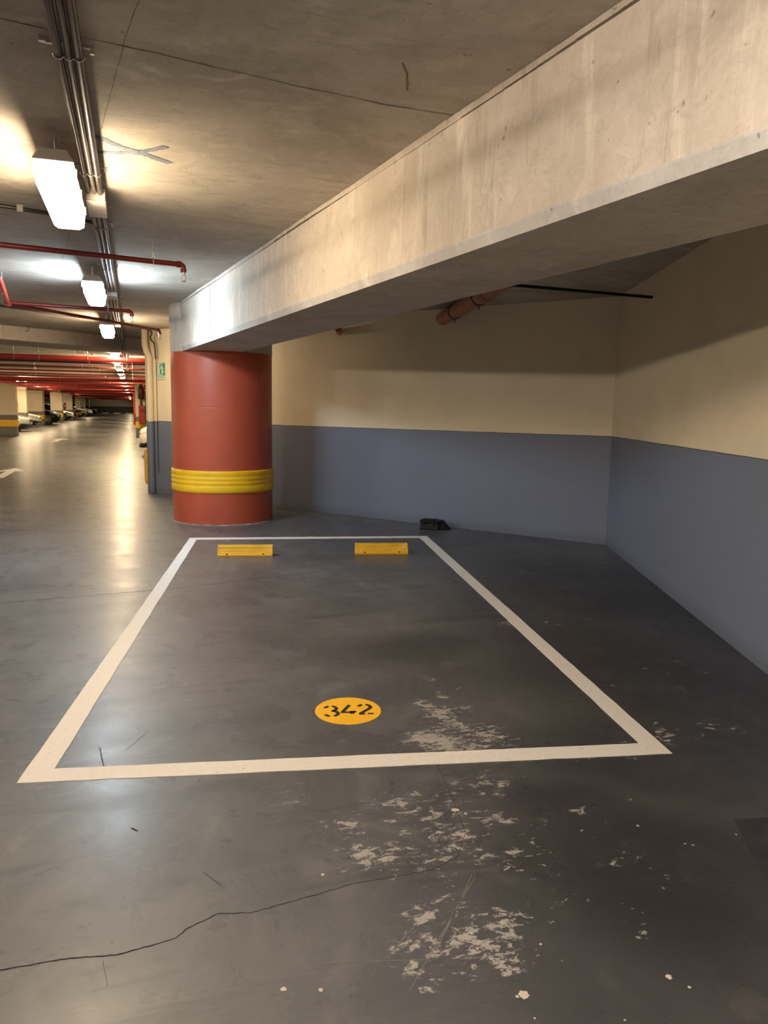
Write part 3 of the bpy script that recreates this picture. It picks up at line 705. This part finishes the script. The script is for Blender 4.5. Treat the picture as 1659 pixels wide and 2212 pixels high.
def runner():
    mb = MB()
    def seg(pts, w_):
        for a, b in zip(pts[:-1], pts[1:]):
            a, b = Vector(a), Vector(b); t = (b - a).normalized(); n_ = Vector((-t.y, t.x)) * w_ / 2
            q = [a + n_, b + n_, b - n_, a - n_]
            mb.add([(p.x, -.006, p.y) for p in q], [(0, 1, 2, 3)])
    mb.add([(.008 + .016 * math.cos(2 * PI * k / 14), -.006, 2.084 + .016 * math.sin(2 * PI * k / 14)) for k in range(14)], [list(range(14))])
    seg([(.012, 2.075), (.024, 2.066), (.036, 2.015)], .032)
    seg([(.02, 2.062), (-.012, 2.048), (-.03, 2.035)], .014)
    seg([(.034, 2.066), (.066, 2.056), (.076, 2.035)], .014)
    seg([(.034, 2.018), (.018, 1.985), (.03, 1.952)], .017)
    seg([(.040, 2.018), (.066, 1.998), (.095, 1.992)], .017)
    mb.build('running_man', m_signwhite, es, recalc=False)
runner()
sp_(rect(-.06, 2.030, -.078, 2.044), 'door_handle_mark', m_green, .003, .0048)
sp_(rect(-hw + .004, 1.868, hw + .004, 1.930), 'caption_plate', m_signwhite, 0, .003)
for k in range(4): sp_(rect(-.075 + .042 * k, 1.905, -.05 + .042 * k, 1.918), 'caption_mark', m_green, .003, .0042)
sp_(rect(-hw + .008, 1.870, hw, 1.875), 'caption_border', m_green, .003, .0042)
cg = MB(); cg.bbox((.165, 13.60, .12), (.262, 14.0, .72)); cg.bbox((.155, 13.62, .16), (.166, 13.98, .68))
o = cg.build('corner_guard', plain('yellow_guard', (.85, .42, .01), .5), bevel=.012); tag(o, 'yellow rubber guard fixed low on the wall end beside the drain pipe', 'corner guard')

# ---------------------------------------------------------------- bay ceiling pipes at the right
br = thing('drain_line', 'terracotta coloured drain pipe slung under the ceiling behind the concrete beam', 'pipe', (0, 0, 0))
a, b = Vector((3.66, 9.02, 2.565)), Vector((2.95, 5.2, 2.60)); d = (b - a).normalized()
mb = MB(); mb.tube([a - d * .02, a + d * .03, b], [.072, .078, .078], 20); mb.build('pipe', m_brown, br)
mb = MB(); q = a + d * 2.0; mb.tube([q, q + d * .03, q + d * .16, q + d * .19], [.085, .094, .094, .085], 20); mb.build('coupling', m_brown, br)
mb = MB(); q = a + d * 3.0; mb.tube([q, q + d * .06], [.09, .09], 20); mb.build('coupling', m_brown, br)
for k in (.75, 1.85):
    c = MB(); p = a + d * k; sd = Vector((d.y, -d.x, 0))
    c.tube([p + (sd * math.cos(t_) + Vector((0, 0, 1)) * math.sin(t_)) * .083 for t_ in [2 * PI * i / 16 for i in range(17)]], .006, 6, cap=False)
    c.tube([p + Vector((0, 0, .08)), Vector((p.x, p.y, CEIL))], .005, 6)
    c.tube([p + Vector((0, 0, -.08)), p + Vector((0, 0, -.125))], .006, 6)
    c.build('pipe_clamp', m_conduit, br)
rod = MB(); rod.tube([(2.6, 5.83, 2.483), (4.44, 5.96, 2.483)], .0135, 10)
tag(rod.build('black_rod', m_black), 'straight black rod under the ceiling reaching from the beam to the right wall', 'rod')
st = MB(); st.tube([(2.60, 10.02, 2.50), (2.66, 10.18, 2.47)], .045, 12)
tag(st.build('pipe_stub', m_brown), 'short brown pipe stub on the back wall under the beam edge', 'pipe')

# blue spray mark on the ceiling
m_spray = plain('blue_spray_paint', (.13, .15, .19), .8, vary=.35, scale=30)
sm = MB()
strip(sm, jag([(-.135, 3.955), (-.07, 4.035), (.0, 4.10), (.06, 4.13), (.13, 4.06), (.185, 4.0)], .012, .004), [random.uniform(.030, .05) for _ in range(60)], CEIL - .002)
strip(sm, jag([(-.13, 4.20), (-.05, 4.185), (.03, 4.15), (.09, 4.155), (.14, 4.20), (.21, 4.255)], .012, .004), [random.uniform(.030, .055) for _ in range(60)], CEIL - .0016)
tag(sm.build('spray_mark', m_spray, recalc=False), 'blue-grey spray-painted cross on the concrete ceiling near the conduits', 'paint mark')

# ---------------------------------------------------------------- pillars
def pillar(x0, x1, y0, depth, label, bands=True, h=CEIL, name='square_pillar'):
    t = thing(name, label, 'pillar', ((x0 + x1) / 2, y0 + depth / 2, 0))
    w_ = x1 - x0
    mb = MB(); mb.bbox((-w_ / 2, -depth / 2, 0), (w_ / 2, depth / 2, h)); mb.build('shaft', m_pillar, t, bevel=.012)
    if bands:
        e = .012; mb = MB(); mb.bbox((-w_ / 2 - e, -depth / 2 - e, .43), (w_ / 2 + e, depth / 2 + e, .72)); mb.build('yellow_band', m_yel, t, bevel=.005)
pillar(-5.95, -4.96, 37.6, .6, 'nearest left pillar, cream over grey with a yellow band, at the picture edge')
pillar(-7.2, -5.72, 47.5, .6, 'cream pillar behind the grey car with a fire extinguisher on it')
pillar(-6.80, -5.82, 56.6, 1.2, 'left pillar with yellow band between the white hatchback and the black car')
pillar(-6.30, -5.42, 66.8, .8, 'left pillar rising behind the black car')
pillar(-6.2, -5.40, 77.0, .8, 'left pillar with an extinguisher behind the silver white car')
pillar(-6.75, -6.18, 101.0, .5, 'bright cream pillar carrying the round sign', False)
pillar(-6.40, -5.85, 105.5, .5, 'cream pillar right of the round sign, behind the far white cars', False)
pillar(-6.6, -6.05, 119.0, .6, 'farthest left pillar before the end wall', False)
pillar(.085, .50, 36.6, .8, 'right-hand pillar with yellow band behind the red hose cabinet')
pillar(.12, .55, 62.0, .8, 'far right-hand pillar behind the red standpipe')

def extinguisher(x, y, z, label):
    t = thing('fire_extinguisher', label, 'fire extinguisher', (x, y, z), 0, 'fire extinguishers on the left pillars')
    mb = MB(); mb.lathe([(.001, 0), (.075, .01), (.082, .04), (.082, .42), (.06, .49), (.025, .52)], seg=20); mb.build('cylinder', m_redcab, t)
    mb = MB(); mb.lathe([(.022, .52), (.022, .58)], seg=10); mb.box((.03, 0, .59), (.12, .02, .02)); mb.box((.03, 0, .625), (.12, .02, .015)); mb.build('valve', m_black, t)
    mb = MB(); mb.tube([(.03, 0, .56), (.10, -.02, .50), (.11, -.02, .3), (.10, -.02, .12)], .012, 8); mb.build('hose', m_black, t)
    mb = MB(); mb.box((0, -.081, .27), (.08, .006, .14)); mb.build('label_plate', m_signwhite, t)
    mb = MB(); mb.box((0, .12, .36), (.05, .10, .05)); mb.build('wall_bracket', m_steel, t)
extinguisher(-6.25, 47.33, 1.08, 'red fire extinguisher on the pillar behind the grey car')
extinguisher(-6.0, 76.83, 1.0, 'red fire extinguisher on the pillar behind the silver white car')
rs = thing('round_sign', 'cream board with a dark ring sign and caption on the far left pillar', 'sign', (-6.45, 100.98, 0))
mb = MB(); mb.box((0, 0, 1.9), (.50, .02, 1.0)); mb.build('board', plain('sign_cream', (.8, .7, .42), .5), rs)
for r_ in (.20, .09):
    mb = MB(); mb.tube([(.03 + r_ * math.cos(a_), -.012, 2.05 + r_ * math.sin(a_)) for a_ in [2 * PI * k / 24 for k in range(25)]], .03 if r_ > .1 else .022, 6, cap=False); mb.build('ring_mark', m_conduit, rs)
mb = MB(); mb.box((.03, -.012, 1.62), (.34, .01, .05)); mb.build('caption_mark', m_conduit, rs)
ys_ = thing('yellow_stand', 'yellow T-shaped metal stand on the floor among the far white cars', 'stand', (-5.62, 88.0, 0))
mb = MB(); mb.box((0, 0, .50), (.56, .5, .24)); mb.build('top', m_yel, ys_, bevel=.02)
mb = MB(); mb.box((-.1, 0, .2), (.14, .3, .4)); mb.build('post', m_yel, ys_)
mb = MB(); mb.box((.25, 0, .36), (.2, .3, .08)); mb.build('foot_plate', m_yel, ys_)

# fire cabinet and standpipe at the right pillars
fc = thing('hose_cabinet', 'red fire hose cabinet with a riser pipe on the right-hand pillar', 'fire cabinet', (.355, 36.42, 0))
mb = MB(); mb.box((0, 0, 1.04), (.27, .24, .80)); mb.build('cabinet', m_redcab, fc, bevel=.01)
mb = MB(); mb.tube([(-.04, -.05, 2.60), (-.04, -.05, 1.36), (-.02, -.15, 1.22), (.0, -.15, 1.24)], .045, 10); mb.build('riser', plain('maroon_pipe', (.08, .012, .01), .4), fc)
mb = MB(); mb.lathe([(.04, 1.72), (.13, 1.74), (.14, 2.1), (.10, 2.28), (.045, 2.32)], (-.02, -.05, 0), 14); mb.build('hose_cover', plain('maroon_cover', (.07, .009, .008), .6), fc)
mb = MB(); mb.lathe([(.06, -.03), (.07, 0), (.06, .03)], (.0, -.15, 1.25), 12, axis='y'); mb.build('valve', m_redcab, fc)
sp2 = thing('red_standpipe', 'bright red standpipe with hose box far down the right side', 'pipe', (.06, 61.85, 0))
mb = MB(); mb.tube([(0, 0, 2.55), (0, 0, 0)], .06, 10); mb.build('pipe', m_redbright, sp2)
mb = MB(); mb.box((.03, 0, 1.05), (.14, .2, .5)); mb.build('hose_box', m_redbright, sp2)
for i, (x, lab) in enumerate(((-4.6, 'left'), (-2.7, 'middle'), (-.75, 'right'))):
    mb = MB(); mb.box((0, 0, .06), (1.1, .2, .12)); o = mb.build('wheel_curb', m_white, bevel=.02); o.location = (x, 139.3, 0)
    tag(o, 'low white wheel curb at the foot of the far wall, %s of three' % lab, 'curb', 'white curbs at the far wall')

# ---------------------------------------------------------------- cars
m_glass = plain('dark_car_glass', (.012, .014, .016), .08, vary=.02)
m_tyre = plain('tyre_rubber', (.015, .015, .016), .8)
m_rim = plain('alloy_rim', (.62, .60, .56), .25, metal=.7)
m_lamp = plain('headlamp_glass', (.75, .75, .7), .12)
def loft(mb, st, mi=0, nn=16, ex=3.0):
    """stations (x, half width, z0, z1): superellipse sections across y"""
    rings = []
    for (x, hw_, z0, z1) in st:
        rg = []
        for k in range(nn):
            a_ = 2 * PI * (k + .5) / nn; c_, s_ = math.cos(a_), math.sin(a_)
            rg.append((x, math.copysign(abs(c_) ** (2 / ex), c_) * hw_, (z0 + z1) / 2 + math.copysign(abs(s_) ** (2 / ex), s_) * (z1 - z0) / 2))
        rings.append(rg)
    vs = [v for rg in rings for v in rg]
    fs = [(i * nn + j, i * nn + (j + 1) % nn, (i + 1) * nn + (j + 1) % nn, (i + 1) * nn + j) for i in range(len(st) - 1) for j in range(nn)]
    fs += [list(range(nn))[::-1], [(len(st) - 1) * nn + j for j in range(nn)]]
    mb.add(vs, fs, mi, True)
def make_car(colour, cname, label, x, y, rz, suv=False, silver=False):
    """nose at the origin pointing along +x"""
    t = thing('car', label, 'car', (x, y, 0), rz, 'parked cars')
    paint = plain(cname, colour, .22, vary=.03); k = 1.14 if suv else 1.0
    b = MB()
    loft(b, [(-4.32, .60, .42, .80 * k), (-4.22, .78, .28, .95 * k), (-3.7, .86, .20, 1.0 * k), (-2.6, .88, .18, .98 * k), (-1.45, .88, .18, .95 * k), (-.95, .87, .19, .90 * k), (-.5, .85, .20, .82 * k), (-.2, .79, .21, .74 * k), (-.06, .68, .23, .66 * k), (0, .56, .28, .58 * k)])
    b.build('body', paint, t)
    c = MB(); zt = 1.46 * (1.12 if suv else 1)
    loft(c, [(-4.0, .70, .85, .98 * k), (-3.55, .66, .85, zt - .08), (-2.9, .62, .85, zt), (-2.2, .62, .85, zt), (-1.85, .63, .85, zt - .06), (-1.2, .70, .80, .98 * k), (-1.0, .72, .78, .92 * k)], ex=3.5)
    c.build('windows', m_glass, t)
    r = MB(); loft(r, [(-3.65, .58, zt - .12, zt - .06), (-2.9, .60, zt - .05, zt + .012), (-2.2, .60, zt - .05, zt + .012), (-1.85, .57, zt - .10, zt - .045)]); r.build('roof', paint, t)
    for wx in (-.86, -3.45):
        for sy in (-1, 1):
            wr = .33 * (1.08 if suv else 1)
            g = MB(); g.lathe([(wr - .10, -.10), (wr - .02, -.11), (wr, -.08), (wr, .08), (wr - .02, .11), (wr - .10, .10)], (wx, sy * .79, wr), 28, axis='y'); w_o = g.build('wheel', m_tyre, t)
            ar = MB(); ar.lathe([(wr + .045, -.02), (wr + .045, .02)], (wx, sy * .865, wr + .01), 28, axis='y'); ar.build('wheel_arch', m_black, t)
            q = MB()
            for j in range(6):
                a_ = j * PI / 3 + .3
                q.box((wx + .12 * math.cos(a_), sy * .905, wr + .12 * math.sin(a_)), (.19, .02, .055), 0, 0, Matrix.Rotation(-a_, 3, 'Y'))
            q.tube([(wx + (wr - .09) * math.cos(a_), sy * .90, wr + (wr - .09) * math.sin(a_)) for a_ in [2 * PI * j / 24 for j in range(25)]], .018, 6, cap=False)
            q.lathe([(.05, -.012), (.05, .012)], (wx, sy * .905, wr), 12, axis='y')
            q.build('rim', m_rim, w_o)
            dk = MB(); dk.lathe([(wr - .07, -.01), (wr - .07, .01)], (wx, sy * .885, wr), 24, axis='y'); dk.build('hub_backing', m_black, w_o)
    for sy in (-1, 1):
        h = MB(); loft(h, [(-.62, .03, .70 * k, .80 * k), (-.4, .075, .63 * k, .77 * k), (-.2, .085, .58 * k, .72 * k), (-.07, .07, .55 * k, .67 * k), (-.03, .03, .56 * k, .63 * k)], nn=12, ex=2.5)
        h.v = [(v[0], v[1] + sy * (.68 - (.12 if v[0] > -.1 else 0) + (.08 if v[0] < -.3 else 0)), v[2]) for v in h.v]
        h.build('headlight', m_lamp, t)
        h = MB(); h.box((-.08, sy * .60, .34), (.12, .20, .13)); h.box((-.28, sy * .785, .36), (.30, .10, .12)); h.build('fog_light_recess', m_black, t, bevel=.02)
        h = MB(); h.lathe([(.001, -.07), (.07, -.05), (.09, .03), (.06, .07), (.001, .08)], (-1.28, sy * .96, 1.0 * k), 12, axis='y'); h.build('mirror', paint, t)
    g = MB(); g.box((-.02, 0, .55 * k), (.06, .80, .12)); g.box((-.03, 0, .33), (.08, .9, .12)); g.build('grille', m_black, t, bevel=.015)
    g = MB(); g.box((.018, 0, .44), (.02, .42, .12)); g.build('number_plate', m_signwhite, t)
    g = MB(); g.box((-2.2, 0, .2), (3.9, 1.45, .12)); g.build('underbody', m_black, t)
    return t
WHT, SIL, BLK = (.78, .76, .68), (.30, .32, .31), (.010, .010, .012)
make_car(SIL, 'grey_car_paint', 'grey car nosing out behind the nearest left pillar', -5.15, 44.4, 0)
make_car(WHT, 'white_car_paint', 'white hatchback nosing out beside the grey car', -5.55, 52.3, 0)
make_car(BLK, 'black_car_paint', 'black car with a bright alloy wheel between two left pillars', -5.02, 60.0, 0, True)
make_car((.62, .63, .58), 'silver_white_car_paint', 'silver white car right behind the black car', -5.05, 73.6, 0)
make_car(WHT, 'white_car_paint', 'white car beyond the yellow stand, nearer of two', -5.15, 94.5, 0, True)
make_car(WHT, 'white_car_paint', 'white car beyond the yellow stand, farther of two', -4.95, 104.2, 0, True)
make_car(BLK, 'black_car_paint', 'black car farthest down the left row', -5.0, 118.0, 0, True)
make_car((.55, .5, .46), 'beige_car_paint', 'pale car poking out from behind the cream wall end on the right', .14, 23.25, PI, True)
make_car(WHT, 'white_car_paint', 'white car mostly hidden at the left picture edge', -5.6, 33.6, 0)
